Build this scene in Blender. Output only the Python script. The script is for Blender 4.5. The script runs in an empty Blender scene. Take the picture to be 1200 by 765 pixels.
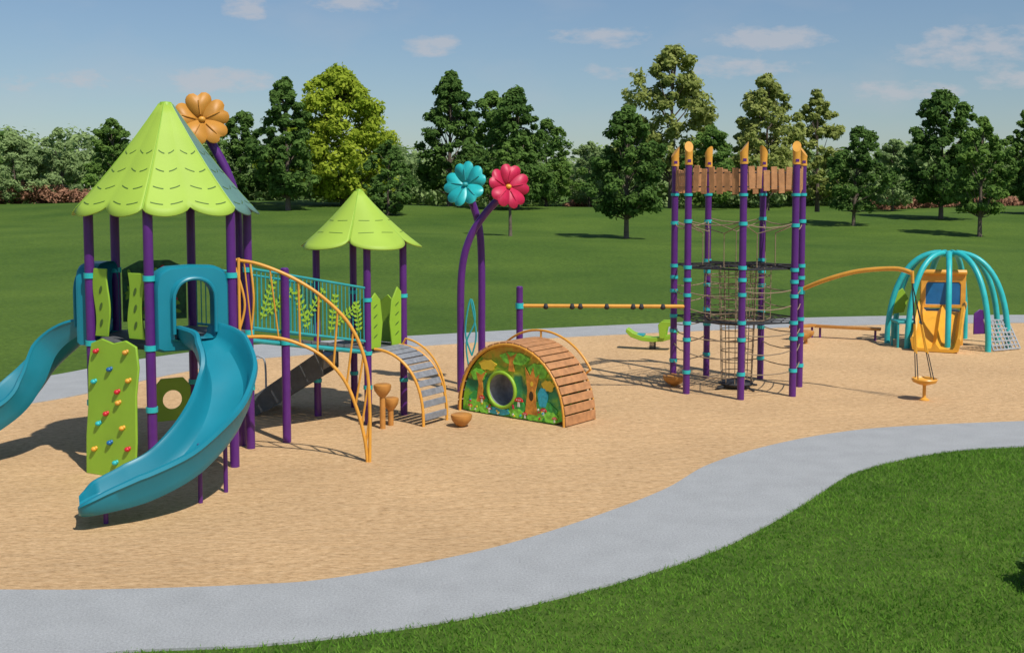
import bpy, math, random
import numpy as np
from mathutils import Vector, Matrix
random.seed(7)
rng = np.random.default_rng(7)
scene = bpy.context.scene
V = Vector

# ------------------------------------------------------------------ materials
def nd(nt, t, **kw):
    n = nt.nodes.new(t)
    for k, v in kw.items():
        setattr(n, k, v)
    return n

def pmat(name, col, rough=0.45, var=0.10, scale=6.0, bump=0.0, bscale=80.0, dirt=0.0, spec=0.5):
    m = bpy.data.materials.new(name); m.use_nodes = True
    nt = m.node_tree; b = nt.nodes['Principled BSDF']
    tc = nd(nt, 'ShaderNodeTexCoord')
    n = nd(nt, 'ShaderNodeTexNoise'); n.inputs['Scale'].default_value = scale
    n.inputs['Detail'].default_value = 5
    nt.links.new(tc.outputs['Object'], n.inputs['Vector'])
    r = nd(nt, 'ShaderNodeValToRGB')
    r.color_ramp.elements[0].position = 0.3; r.color_ramp.elements[1].position = 0.7
    r.color_ramp.elements[0].color = tuple(c*(1-var) for c in col)+(1,)
    r.color_ramp.elements[1].color = tuple(min(1, c*(1+var)) for c in col)+(1,)
    nt.links.new(n.outputs['Fac'], r.inputs['Fac'])
    nt.links.new(r.outputs['Color'], b.inputs['Base Color'])
    b.inputs['Roughness'].default_value = rough
    b.inputs['Specular IOR Level'].default_value = spec
    if bump > 0:
        n2 = nd(nt, 'ShaderNodeTexNoise'); n2.inputs['Scale'].default_value = bscale
        n2.inputs['Detail'].default_value = 4
        nt.links.new(tc.outputs['Object'], n2.inputs['Vector'])
        bp = nd(nt, 'ShaderNodeBump'); bp.inputs['Strength'].default_value = bump
        bp.inputs['Distance'].default_value = 0.02
        nt.links.new(n2.outputs['Fac'], bp.inputs['Height'])
        nt.links.new(bp.outputs['Normal'], b.inputs['Normal'])
    return m

PURPLE = pmat('purple_steel', (0.095, 0.017, 0.17), 0.35)
SLIDE = pmat('turquoise_plastic', (0.008, 0.21, 0.285), 0.38, 0.06, 2)
TEAL = pmat('teal_coating', (0.025, 0.45, 0.46), 0.4)
TEALRAIL = pmat('teal_rail', (0.03, 0.33, 0.34), 0.4)
LIME = pmat('lime_plastic', (0.27, 0.47, 0.03), 0.5, 0.06, 3)
LIMEROOF = pmat('lime_roof', (0.35, 0.51, 0.055), 0.6, 0.05, 2)
BLUEGREEN = pmat('bluegreen_roof', (0.12, 0.24, 0.20), 0.55, 0.07, 2)
ORANGE = pmat('orange_yellow_steel', (0.72, 0.34, 0.045), 0.4)
YEL = pmat('yellow_plastic', (0.78, 0.38, 0.035), 0.4)
WOODY = pmat('timber_plastic', (0.46, 0.215, 0.085), 0.65, 0.22, 9, 0.4, 60)
WOODPOD = pmat('pod_brown', (0.50, 0.22, 0.045), 0.5, 0.15, 8)
GREY = pmat('grey_deck', (0.11, 0.115, 0.12), 0.6, 0.15, 10, 0.3, 90)
GREYL = pmat('grey_tread', (0.22, 0.23, 0.25), 0.6, 0.2, 14)
DARK = pmat('dark_slot', (0.07, 0.14, 0.02), 0.7)
BLACK = pmat('black_rope', (0.025, 0.025, 0.028), 0.7)
ROPE = pmat('tan_rope', (0.26, 0.19, 0.12), 0.8, 0.2, 30)
RED = pmat('red_plastic', (0.60, 0.02, 0.03), 0.4)
PINK = pmat('crimson_petal', (0.55, 0.015, 0.07), 0.5)
ORPET = pmat('orange_petal', (0.52, 0.23, 0.03), 0.5)
BLUE = pmat('blue_plastic', (0.015, 0.13, 0.33), 0.3)
WHITE = pmat('white_print', (0.7, 0.68, 0.6), 0.5)
DGREEN = pmat('dark_green_print', (0.03, 0.12, 0.03), 0.5, 0.5, 12)
GALV = pmat('galvanised_steel', (0.35, 0.37, 0.39), 0.35)
BARK = pmat('bark', (0.13, 0.10, 0.075), 0.9, 0.3, 6, 0.6, 20)

# ------------------------------------------------------------------ builders
PARTS = []
def group(name, loc):
    e = bpy.data.objects.new(name, None); e.location = loc; e.empty_display_size = 0.3
    scene.collection.objects.link(e); return e

def cat(pts, n=8):
    pts = [V(p) for p in pts]; out = []
    for i in range(len(pts)-1):
        p0 = pts[max(i-1, 0)]; p1 = pts[i]; p2 = pts[i+1]; p3 = pts[min(i+2, len(pts)-1)]
        for k in range(n):
            t = k/n
            out.append(0.5*((2*p1)+(p2-p0)*t+(2*p0-5*p1+4*p2-p3)*t*t+(-p0+3*p1-3*p2+p3)*t**3))
    out.append(pts[-1]); return out

class P:
    def __init__(s, parent, name, mat, solid=0.0, bevel=0.0):
        s.parent = parent; s.name = name; s.mat = mat; s.v = []; s.f = []; s.solid = solid; s.bevel = bevel
        PARTS.append(s)
    def tube(s, pts, r, n=10, closed=False):
        pts = [V(p) for p in pts]
        m = len(pts); rr = r if isinstance(r, (list, tuple)) else [r]*m
        base = len(s.v); T = []
        for i in range(m):
            a = pts[i-1] if (i > 0 or closed) else pts[i]; b = pts[(i+1) % m] if (i < m-1 or closed) else pts[i]
            T.append((b-a).normalized())
        up = V((0, 0, 1)) if abs(T[0].z) < 0.9 else V((1, 0, 0))
        N = (up - T[0]*up.dot(T[0])).normalized()
        for i in range(m):
            N = (N - T[i]*N.dot(T[i])).normalized(); Bn = T[i].cross(N)
            for k in range(n):
                a = 2*math.pi*k/n
                s.v.append(pts[i]+(N*math.cos(a)+Bn*math.sin(a))*rr[i])
        for i in range(m if closed else m-1):
            j = (i+1) % m
            for k in range(n):
                k2 = (k+1) % n
                s.f.append((base+i*n+k, base+i*n+k2, base+j*n+k2, base+j*n+k))
        if not closed:
            s.f.append(tuple(base+k for k in range(n))[::-1]); s.f.append(tuple(base+(m-1)*n+k for k in range(n)))
    def box(s, c, size, ax=None):
        c = V(c)
        if ax is None: ax = (V((1, 0, 0)), V((0, 1, 0)), V((0, 0, 1)))
        b = len(s.v)
        for dz in (-.5, .5):
            for dx, dy in ((-.5, -.5), (.5, -.5), (.5, .5), (-.5, .5)):
                s.v.append(c+ax[0]*(dx*size[0])+ax[1]*(dy*size[1])+ax[2]*(dz*size[2]))
        for f in ((3, 2, 1, 0), (4, 5, 6, 7), (0, 1, 5, 4), (1, 2, 6, 5), (2, 3, 7, 6), (3, 0, 4, 7)):
            s.f.append(tuple(b+i for i in f))
    def prism(s, pts, nrm, th):
        b = len(s.v); n = len(pts); nrm = V(nrm)
        for p in pts: s.v.append(V(p))
        for p in pts: s.v.append(V(p)+nrm*th)
        s.f.append(tuple(b+i for i in range(n))[::-1]); s.f.append(tuple(b+n+i for i in range(n)))
        for i in range(n):
            j = (i+1) % n; s.f.append((b+i, b+j, b+n+j, b+n+i))
    def ring_plate(s, outer, inner, nrm, th):
        b = len(s.v); n = len(outer); nrm = V(nrm)
        for off in (0, th):
            for p in outer: s.v.append(V(p)+nrm*off)
            for p in inner: s.v.append(V(p)+nrm*off)
        for i in range(n):
            j = (i+1) % n
            s.f.append((b+i, b+n+i, b+n+j, b+j)); o = b+2*n
            s.f.append((o+i, o+j, o+n+j, o+n+i))
            s.f.append((b+i, b+j, o+j, o+i)); s.f.append((b+n+i, o+n+i, o+n+j, b+n+j))
    def lathe(s, c, prof, n=20, axis=None):
        c = V(c); b = len(s.v)
        for r, z in prof:
            for k in range(n):
                a = 2*math.pi*k/n; s.v.append(c+V((r*math.cos(a), r*math.sin(a), z)))
        for i in range(len(prof)-1):
            for k in range(n):
                k2 = (k+1) % n; s.f.append((b+i*n+k, b+i*n+k2, b+(i+1)*n+k2, b+(i+1)*n+k))
    def sweep(s, path, sect, wid=None, hgt=None):
        m = len(path); n = len(sect); b = len(s.v)
        for i in range(m):
            a = path[max(i-1, 0)]; c = path[min(i+1, m-1)]; T = (c-a).normalized()
            S = T.cross(V((0, 0, 1))).normalized(); U = S.cross(T).normalized()
            w = wid[i] if wid else 1; h = hgt[i] if hgt else 1
            for x, z in sect: s.v.append(path[i]+S*(x*w)+U*(z*h))
        for i in range(m-1):
            for k in range(n):
                k2 = (k+1) % n; s.f.append((b+i*n+k, b+i*n+k2, b+(i+1)*n+k2, b+(i+1)*n+k))
        s.f.append(tuple(b+k for k in range(n))[::-1]); s.f.append(tuple(b+(m-1)*n+k for k in range(n)))
    def ball(s, c, r, n=10, sc=(1, 1, 1)):
        prof = [(max(1e-4, r*math.sin(math.pi*i/8)), -r*math.cos(math.pi*i/8)*sc[2]) for i in range(9)]
        s.lathe(c, prof, n)

def mkmesh(name, v, f, mat, ang=35, smooth=True):
    me = bpy.data.meshes.new(name); me.from_pydata([tuple(p) for p in v], [], f); me.update()
    if mat: me.materials.append(mat)
    if smooth:
        me.polygons.foreach_set('use_smooth', [True]*len(me.polygons))
        try: me.set_sharp_from_angle(angle=math.radians(ang))
        except Exception: pass
    return me

def finish():
    import bmesh
    for s in PARTS:
        if not s.v: continue
        me = mkmesh(s.name, s.v, s.f, s.mat, smooth=False)
        bm = bmesh.new(); bm.from_mesh(me); bmesh.ops.recalc_face_normals(bm, faces=bm.faces); bm.to_mesh(me); bm.free()
        me.polygons.foreach_set('use_smooth', [True]*len(me.polygons))
        me.set_sharp_from_angle(angle=math.radians(38))
        o = bpy.data.objects.new(s.name, me); scene.collection.objects.link(o)
        o.parent = s.parent; o.location = -s.parent.location
        if s.solid:
            md = o.modifiers.new('solid', 'SOLIDIFY'); md.thickness = s.solid; md.offset = 0
        if s.bevel:
            md = o.modifiers.new('bev', 'BEVEL'); md.width = s.bevel; md.segments = 2; md.limit_method = 'ANGLE'

def ray_poly(c, ang, poly):
    dx, dy = math.cos(ang), math.sin(ang); best = None
    for i in range(len(poly)):
        x1, y1 = poly[i]; x2, y2 = poly[(i+1) % len(poly)]
        ex, ey = x2-x1, y2-y1; den = dx*ey-dy*ex
        if abs(den) < 1e-9: continue
        t = ((x1-c[0])*ey-(y1-c[1])*ex)/den; u = ((x1-c[0])*dy-(y1-c[1])*dx)/den
        if t > 0 and -1e-6 <= u <= 1+1e-6 and (best is None or t < best): best = t
    return (c[0]+dx*best, c[1]+dy*best)

# ------------------------------------------------------------------ terrain
def sst(a, b, x):
    t = np.clip((x-a)/(b-a), 0, 1); return t*t*(3-2*t)
def terr(x, y):
    x = np.asarray(x, float); y = np.asarray(y, float)
    k = sst(42, 70, y)
    return sst(42, 125, y)*2.2 + k*(0.32*np.sin(x*0.055+0.8+y*0.02)+0.26*np.sin(y*0.13+x*0.03)+0.12*np.sin(x*0.14+y*0.05))*(1-0.6*sst(150, 400, y))

xs = np.concatenate([-np.geomspace(3000, 110, 12), np.linspace(-100, 100, 101), np.geomspace(110, 3000, 12)])
ys = np.concatenate([[-400, -100, -30], np.linspace(-10, 40, 11), np.linspace(42, 150, 73), np.geomspace(160, 3500, 14)])
X, Y = np.meshgrid(xs, ys); Z = terr(X, Y)
vv = np.stack([X.ravel(), Y.ravel(), Z.ravel()], 1); nx = len(xs)
ff = [(j*nx+i, j*nx+i+1, (j+1)*nx+i+1, (j+1)*nx+i) for j in range(len(ys)-1) for i in range(nx-1)]

def grass_mat():
    m = bpy.data.materials.new('lawn_grass'); m.use_nodes = True; nt = m.node_tree; b = nt.nodes['Principled BSDF']
    tc = nd(nt, 'ShaderNodeTexCoord')
    def noise(sc, det=6, rough=0.6):
        n = nd(nt, 'ShaderNodeTexNoise'); n.inputs['Scale'].default_value = sc; n.inputs['Detail'].default_value = det
        n.inputs['Roughness'].default_value = rough; nt.links.new(tc.outputs['Object'], n.inputs['Vector']); return n
    a = noise(0.09, 6, .65); c = noise(6.0, 8, 0.8)
    r = nd(nt, 'ShaderNodeValToRGB'); r.color_ramp.elements[0].position = .3; r.color_ramp.elements[1].position = .7
    r.color_ramp.elements[0].color = (0.052, 0.110, 0.018, 1); r.color_ramp.elements[1].color = (0.110, 0.182, 0.030, 1)
    nt.links.new(a.outputs['Fac'], r.inputs['Fac'])
    r2 = nd(nt, 'ShaderNodeValToRGB'); r2.color_ramp.elements[0].position = .3; r2.color_ramp.elements[1].position = .72
    r2.color_ramp.elements[0].color = (0.42, 0.48, 0.45, 1); r2.color_ramp.elements[1].color = (1.5, 1.42, 1.15, 1)
    nt.links.new(c.outputs['Fac'], r2.inputs['Fac'])
    mx = nd(nt, 'ShaderNodeMix', data_type='RGBA', blend_type='MULTIPLY'); mx.inputs[0].default_value = 1
    nt.links.new(r.outputs['Color'], mx.inputs[6]); nt.links.new(r2.outputs['Color'], mx.inputs[7])
    nt.links.new(mx.outputs[2], b.inputs['Base Color']); b.inputs['Roughness'].default_value = 0.9
    b.inputs['Specular IOR Level'].default_value = 0.15
    n3 = noise(28, 5, .8); bp = nd(nt, 'ShaderNodeBump'); bp.inputs['Strength'].default_value = .5; bp.inputs['Distance'].default_value = .05
    nt.links.new(n3.outputs['Fac'], bp.inputs['Height']); nt.links.new(bp.outputs['Normal'], b.inputs['Normal'])
    return m
GRASS = grass_mat()
me = mkmesh('lawn', vv, ff, GRASS, 80)
o = bpy.data.objects.new('lawn', me); scene.collection.objects.link(o)

def mulch_mat():
    m = bpy.data.materials.new('wood_fibre_mulch'); m.use_nodes = True; nt = m.node_tree; b = nt.nodes['Principled BSDF']
    tc = nd(nt, 'ShaderNodeTexCoord')
    mp = nd(nt, 'ShaderNodeMapping'); mp.inputs['Scale'].default_value = (0.6, 1.35, 1); nt.links.new(tc.outputs['Object'], mp.inputs['Vector'])
    def noise(sc, det, rough, src):
        n = nd(nt, 'ShaderNodeTexNoise'); n.inputs['Scale'].default_value = sc; n.inputs['Detail'].default_value = det
        n.inputs['Roughness'].default_value = rough; nt.links.new(src, n.inputs['Vector']); return n
    f = noise(15, 8, .84, mp.outputs[0]); l = noise(0.5, 4, .5, tc.outputs['Object']); md = noise(3.6, 4, .6, mp.outputs[0])
    r = nd(nt, 'ShaderNodeValToRGB'); e = r.color_ramp.elements
    e[0].position = .30; e[0].color = (0.29, 0.165, 0.075, 1); e[1].position = .7; e[1].color = (0.86, 0.61, 0.35, 1)
    k = e.new(.47); k.color = (0.62, 0.40, 0.205, 1)
    nt.links.new(f.outputs['Fac'], r.inputs['Fac'])
    r2 = nd(nt, 'ShaderNodeValToRGB'); r2.color_ramp.elements[0].position = .3; r2.color_ramp.elements[1].position = .7
    r2.color_ramp.elements[0].color = (.9, .89, .88, 1); r2.color_ramp.elements[1].color = (1.06, 1.05, 1.03, 1)
    nt.links.new(l.outputs['Fac'], r2.inputs['Fac'])
    mx = nd(nt, 'ShaderNodeMix', data_type='RGBA', blend_type='MULTIPLY'); mx.inputs[0].default_value = 1
    nt.links.new(r.outputs['Color'], mx.inputs[6]); nt.links.new(r2.outputs['Color'], mx.inputs[7])
    nt.links.new(mx.outputs[2], b.inputs['Base Color']); b.inputs['Roughness'].default_value = .95; b.inputs['Specular IOR Level'].default_value = .1
    ad = nd(nt, 'ShaderNodeMath', operation='MULTIPLY_ADD'); ad.inputs[1].default_value = .45
    nt.links.new(f.outputs['Fac'], ad.inputs[0]); nt.links.new(md.outputs['Fac'], ad.inputs[2])
    bp = nd(nt, 'ShaderNodeBump'); bp.inputs['Strength'].default_value = .8; bp.inputs['Distance'].default_value = .07
    nt.links.new(ad.outputs[0], bp.inputs['Height']); nt.links.new(bp.outputs['Normal'], b.inputs['Normal'])
    return m
MULCH = mulch_mat()
CONC = pmat('concrete', (0.385, 0.395, 0.395), 0.85, 0.06, 2.5, 0.4, 120, spec=.2)
nt = CONC.node_tree; b = nt.nodes['Principled BSDF']; tc = nd(nt, 'ShaderNodeTexCoord')
sp = nd(nt, 'ShaderNodeTexNoise'); sp.inputs['Scale'].default_value = 45; sp.inputs['Detail'].default_value = 6; sp.inputs['Roughness'].default_value = .88
nt.links.new(tc.outputs['Object'], sp.inputs['Vector'])
rr = nd(nt, 'ShaderNodeValToRGB'); rr.color_ramp.elements[0].position = .35; rr.color_ramp.elements[1].position = .65
rr.color_ramp.elements[0].color = (.66, .66, .66, 1); rr.color_ramp.elements[1].color = (1.22, 1.22, 1.22, 1)
nt.links.new(sp.outputs['Fac'], rr.inputs['Fac'])
mx = nd(nt, 'ShaderNodeMix', data_type='RGBA', blend_type='MULTIPLY'); mx.inputs[0].default_value = 1
src = b.inputs['Base Color'].links[0].from_socket
nt.links.new(src, mx.inputs[6]); nt.links.new(rr.outputs['Color'], mx.inputs[7]); nt.links.new(mx.outputs[2], b.inputs['Base Color'])

front_out = [(-18, 8.1), (-8, 8.15), (-3.98, 8.37), (-3.16, 8.69), (-2.09, 8.82), (-1.08, 9.12), (-.30, 9.46), (.39, 9.87), (1.24, 10.48), (2.23, 11.38), (3.28, 12.70),
             (4.24, 14.08), (4.71, 14.62), (5.47, 15.2), (6.37, 15.69), (7.47, 15.96), (8.8, 16.1), (14, 16.3), (22, 16.0)]
front_in = [(-18, 10.1), (-8, 10.1), (-4.77, 10.08), (-3.97, 10.08), (-3.19, 10.13), (-2.41, 10.22), (-1.79, 10.36), (-.853, 10.85), (0, 11.47), (.976, 12.46), (1.91, 13.6),
            (2.67, 14.84), (3.74, 15.96), (5.0, 16.85), (6.21, 17.32), (8.27, 17.71), (9.6, 17.85), (14, 18.0), (22, 17.9)]
rear_in = [(-18, 12.0), (-12.5, 15.6), (-9.9, 17.9), (-8.18, 19.6), (-7.0, 22.2), (-5.87, 24.2), (-4.83, 25.0), (-2.06, 26.6), (2.21, 28.5), (8.56, 30.5), (14.4, 31.3), (22, 31)]
rear_out = [(-18, 14.6), (-14, 17.8), (-11.4, 20.2), (-9.5, 21.9), (-8.3, 24.3), (-6.5, 26.5), (-5.0, 27.3), (-2.62, 28.4), (2.3, 30.5), (8.9, 32.6), (15.0, 33.3), (23, 33)]
def sm(l, n=10): return [(p.x, p.y) for p in cat([(a, b, 0) for a, b in l], n)]
fo, fi, ri, ro = sm(front_out), sm(front_in), sm(rear_in), sm(rear_out)
mp_ = fi + ri[::-1]
me = mkmesh('mulch_surface', [(x, y, .006) for x, y in mp_], [tuple(range(len(mp_)))], MULCH, smooth=False)
o = bpy.data.objects.new('mulch_surface', me); scene.collection.objects.link(o)
def strip(name, A, B_, z=.022):
    v = []; f = []; n = min(len(A), len(B_))
    for i in range(n):
        a, c = A[i], B_[i]; v += [(a[0], a[1], -.02), (a[0], a[1], z), (c[0], c[1], z), (c[0], c[1], -.02)]
    for i in range(n-1):
        k = i*4
        for q in range(3): f.append((k+q, k+4+q, k+5+q, k+q+1)[::-1])
    me = mkmesh(name, v, f, CONC, smooth=False)
    import bmesh
    bm = bmesh.new(); bm.from_mesh(me); bmesh.ops.recalc_face_normals(bm, faces=bm.faces); bm.to_mesh(me); bm.free()
    o = bpy.data.objects.new(name, me); scene.collection.objects.link(o)
strip('concrete_path', fo, fi); strip('concrete_path', ri, ro)

def quads_obj(name, verts, k, mat):
    n = len(verts)//k
    me = bpy.data.meshes.new(name); me.vertices.add(len(verts)); me.vertices.foreach_set('co', verts.astype(np.float32).ravel())
    me.loops.add(len(verts)); me.loops.foreach_set('vertex_index', np.arange(len(verts), dtype=np.int32))
    me.polygons.add(n); me.polygons.foreach_set('loop_start', np.arange(n, dtype=np.int32)*k)
    me.update(calc_edges=True); me.materials.append(mat)
    o = bpy.data.objects.new(name, me); scene.collection.objects.link(o); return o

def leafmat(name, c1, c2, sc=.5, trans=.3):
    m = bpy.data.materials.new(name); m.use_nodes = True; nt = m.node_tree; nt.nodes.clear()
    out = nd(nt, 'ShaderNodeOutputMaterial'); geo = nd(nt, 'ShaderNodeNewGeometry'); tc = nd(nt, 'ShaderNodeTexCoord')
    n = nd(nt, 'ShaderNodeTexNoise'); n.inputs['Scale'].default_value = sc; n.inputs['Detail'].default_value = 3
    nt.links.new(tc.outputs['Object'], n.inputs['Vector'])
    ma = nd(nt, 'ShaderNodeMath', operation='MULTIPLY_ADD'); ma.inputs[1].default_value = .55
    nt.links.new(geo.outputs['Random Per Island'], ma.inputs[0])
    mb = nd(nt, 'ShaderNodeMath', operation='MULTIPLY_ADD'); mb.inputs[1].default_value = 1.5; mb.inputs[2].default_value = -.53
    nt.links.new(n.outputs['Fac'], mb.inputs[0]); nt.links.new(mb.outputs[0], ma.inputs[2])
    r = nd(nt, 'ShaderNodeValToRGB'); r.color_ramp.elements[0].color = c1+(1,); r.color_ramp.elements[1].color = c2+(1,)
    nt.links.new(ma.outputs[0], r.inputs['Fac'])
    d = nd(nt, 'ShaderNodeBsdfDiffuse'); t = nd(nt, 'ShaderNodeBsdfTranslucent'); mx = nd(nt, 'ShaderNodeMixShader'); mx.inputs[0].default_value = trans
    nt.links.new(r.outputs['Color'], d.inputs['Color']); nt.links.new(r.outputs['Color'], t.inputs['Color'])
    nt.links.new(d.outputs[0], mx.inputs[1]); nt.links.new(t.outputs[0], mx.inputs[2]); nt.links.new(mx.outputs[0], out.inputs['Surface'])
    return m

N = 220000
gx = rng.uniform(-5, 10, N); gy = rng.uniform(7.4, 16.6, N)
foa = np.array(fo); edge = np.interp(gx, foa[:, 0], foa[:, 1])
k = (gy < edge+.02) & (np.abs(gx) < .5*gy+.9); gx, gy = gx[k], gy[k]; n = len(gx)
a = rng.uniform(0, 2*np.pi, n); h = rng.uniform(.015, .045, n)*(1+.3*np.sin(gx*1.3)*np.cos(gy*1.7)); w = rng.uniform(.004, .009, n); la = rng.uniform(0, 2*np.pi, n); ll = rng.uniform(.3, 1.3, n)*h
v0 = np.stack([gx-np.cos(a)*w, gy-np.sin(a)*w, np.zeros(n)], 1); v1 = np.stack([gx+np.cos(a)*w, gy+np.sin(a)*w, np.zeros(n)], 1)
v2 = np.stack([gx+np.cos(la)*ll, gy+np.sin(la)*ll, h], 1)
BLADE = leafmat('grass_blade', (0.075, 0.20, 0.02), (0.23, 0.42, 0.06), 1.2, .4)
quads_obj('grass', np.stack([v0, v1, v2], 1).reshape(-1, 3), 3, BLADE)

# ------------------------------------------------------------------ trees
LM = {
 'dark': leafmat('leaf_dark', (0.035, 0.085, 0.022), (0.18, 0.30, 0.07), .35, .4),
 'mid': leafmat('leaf_mid', (0.06, 0.13, 0.03), (0.25, 0.39, 0.085), .35, .4),
 'light': leafmat('leaf_light', (0.20, 0.30, 0.025), (0.52, 0.60, 0.07), .35, .45),
 'olive': leafmat('leaf_olive', (0.18, 0.23, 0.05), (0.50, 0.54, 0.17), .35, .45),
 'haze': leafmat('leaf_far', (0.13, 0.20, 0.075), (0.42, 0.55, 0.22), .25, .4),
 'rust': leafmat('leaf_rust', (0.20, 0.10, 0.06), (0.50, 0.27, 0.17), .6),
}
def leaves(centers, radii, per, size, flat=.8, rg=rng):
    C = np.repeat(centers, per, 0); R = np.repeat(radii, per)
    n = len(C); d = rg.normal(size=(n, 3)); d /= np.linalg.norm(d, axis=1)[:, None]
    rad = R*rg.uniform(.1, 1.3, n)**.6
    p = C + d*rad[:, None]*np.array([1, 1, flat])
    nr = d*0.8+rg.normal(size=(n, 3))*.5+np.array([0.15, -.25, .55]); nr /= np.linalg.norm(nr, axis=1)[:, None]
    t = np.cross(nr, rg.normal(size=(n, 3))); t /= np.linalg.norm(t, axis=1)[:, None]; bt = np.cross(nr, t)
    s = size*rg.uniform(.5, 1.3, n)[:, None]
    q = np.stack([p-t*s*.75, p-bt*s*.42+nr*s*.05, p+t*s*.75, p+bt*s*.42], 1)
    return q.reshape(-1, 3)

def tree(px, Yd, ytop, halfw_px, kind, seed, base_frac=.16, cone=.3, nclump=90, per=105, name='deciduous_tree', airy=1.0, lsize=.30):
    rg = np.random.default_rng(seed); rd = random.Random(seed)
    x = (px-600)/1300*Yd; z0 = float(terr(x, Yd))-.05
    H = 3.7+(225-ytop)*Yd/1300-z0; W = halfw_px*Yd/1300*1.22
    nclump = int(nclump*1.5)
    g = group(name, (x, Yd, z0)); tr = P(g, 'trunk', BARK)
    lean = V((rd.uniform(-.3, .3), rd.uniform(-.3, .3), 0))
    tp = [V((x, Yd, z0-.1))+lean*(t*t)+V((0, 0, H*.88*t)) for t in (0, .02, .12, .3, .5, .7, .85, 1)]
    r0 = .018*H
    tr.tube(tp, [r0*1.5, r0*1.15, r0, r0*.85, r0*.6, r0*.35, r0*.2, r0*.08], 8)
    cs = []; rs = []
    for i in range(nclump):
        t = rg.uniform(0, 1)**1.15
        prof = min(1.0, (.5+2.8*t))*(max(0, 1-t**(2.6-1.6*cone)))**(.62+.25*cone)
        prof = max(.06, prof)
        ang = rg.uniform(0, 2*np.pi); rad = W*prof*rg.uniform(.08, 1)**.42*(.96+.15*math.sin(ang*3+seed)+.14*math.sin(t*11+seed*2+ang))
        zc = z0+H*(base_frac+(1-base_frac)*(.03+.93*t))
        cs.append((x+lean.x*t+rad*math.cos(ang), Yd+lean.y*t+rad*math.sin(ang), zc)); rs.append(W*rg.uniform(.09, .21)*(1-.3*t))
    cs = np.array(cs); rs = np.array(rs)
    lb = P(g, 'limbs', BARK)
    for i in range(0, nclump, 5):
        c = V(cs[i]); hh = (c.z-z0)/H; st = max(base_frac*.8, hh-.16-rd.random()*.1)
        s = V((x, Yd, z0))+lean*(st*st)+V((0, 0, H*st)); m = s.lerp(c, .55)+V((0, 0, -.02*H))
        lb.tube([s, m, c], [r0*.32, r0*.2, r0*.07], 5)
    q = leaves(cs, rs, int(per*airy), lsize*(H/12)**.5, .75, rg)
    o = quads_obj('foliage', q, 4, LM[kind]); o.parent = g; o.location = -g.location

tree(135, 112, 137, 30, 'mid', 1, .1)
tree(20, 126, 156, 36, 'haze', 31, .05)
tree(75, 128, 150, 30, 'haze', 32, .05, nclump=60)
tree(282, 108, 128, 34, 'dark', 2, .1)
tree(338, 100, 90, 35, 'dark', 3, .12, cone=.5, nclump=110)
tree(402, 108, 78, 64, 'light', 4, .06, cone=.45, nclump=190, per=110)
tree(455, 96, 163, 29, 'dark', 5, .06, cone=.3, nclump=70)
tree(527, 112, 80, 36, 'dark', 6, .1, cone=.45, nclump=110)
tree(575, 122, 106, 36, 'mid', 26, .1, cone=.35, nclump=90)
tree(606, 106, 103, 44, 'dark', 7, .1, cone=.35, nclump=120)
tree(598, 72, 165, 22, 'mid', 8, .34, nclump=60, per=80, lsize=.22)
tree(640, 120, 138, 34, 'mid', 9, .1, nclump=80)
tree(690, 124, 165, 30, 'haze', 29, .1, nclump=60)
tree(734, 74, 122, 42, 'dark', 10, .18, cone=.35, nclump=120, lsize=.23)
tree(786, 116, 52, 50, 'olive', 11, .2, cone=.15, nclump=130, per=80)
tree(832, 108, 145, 32, 'mid', 12, .1)
tree(898, 112, 86, 42, 'olive', 13, .12, cone=.3, nclump=120, per=90)
tree(957, 116, 104, 33, 'olive', 14, .12, cone=.3, nclump=80, per=90)
tree(1000, 88, 147, 34, 'dark', 15, .17, cone=.3, nclump=90, lsize=.24)
tree(1045, 122, 162, 28, 'haze', 27, .1, nclump=60)
tree(1102, 96, 105, 44, 'dark', 16, .13, cone=.25, nclump=125)
tree(1148, 80, 134, 33, 'mid', 17, .2, cone=.3, nclump=90, lsize=.23)
tree(1203, 105, 128, 28, 'mid', 18, .12)
tree(-60, 100, 110, 50, 'dark', 19, .14); tree(1290, 100, 95, 50, 'dark', 20, .14)

def mass(name, x0, x1, y0, y1, h0, h1, r0, r1, ncl, per, size, kind, seed, hf=None):
    rg = np.random.default_rng(seed)
    cx = rg.uniform(x0, x1, ncl); cy = rg.uniform(y0, y1, ncl); r = rg.uniform(r0, r1, ncl)
    hh = h0+(h1-h0)*(.5+.5*np.sin(cx*.21+seed)*np.cos(cx*.083+1))
    if hf is not None: hh = hf(cx)*(.9+.12*np.sin(cx*.5+seed))
    cz = terr(cx, cy)+np.maximum(.2, (hh-r*.7)*rg.uniform(0, 1, ncl)**.6)
    q = leaves(np.stack([cx, cy, cz], 1), r, per, size, .85, rg)
    quads_obj(name, q, 4, LM[kind])
hl = lambda x: np.interp(x, [-110, -62, -48, -30, 0, 40, 70, 110], [11.5, 10.4, 9.6, 8.0, 7.6, 7.6, 8.4, 10])
mass('distant_tree_line', -100, 100, 136, 146, 0, 0, .9, 1.9, 1400, 60, .50, 'haze', 40, hl)
mass('distant_tree_line', -130, 130, 150, 160, 0, 0, 2.0, 3.5, 380, 60, 1.0, 'mid', 41, lambda x: hl(x)*.92)
mass('brush_thicket', -68, -47, 124, 130, 1, 2.6, .5, .9, 260, 50, .3, 'rust', 42)
mass('brush_thicket', 42, 62, 126, 131, .8, 1.6, .4, .8, 170, 45, .3, 'rust', 43)
mass('brush_thicket', 6, 13, 126, 129, .6, 1.4, .4, .7, 60, 45, .3, 'rust', 44)
mass('dark_leaf_clump', 4.85, 5.2, 9.9, 10.4, .05, .16, .06, .11, 36, 60, .04, 'dark', 45)  # small clump of dark leaves, added for a dark patch at the edge

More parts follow.
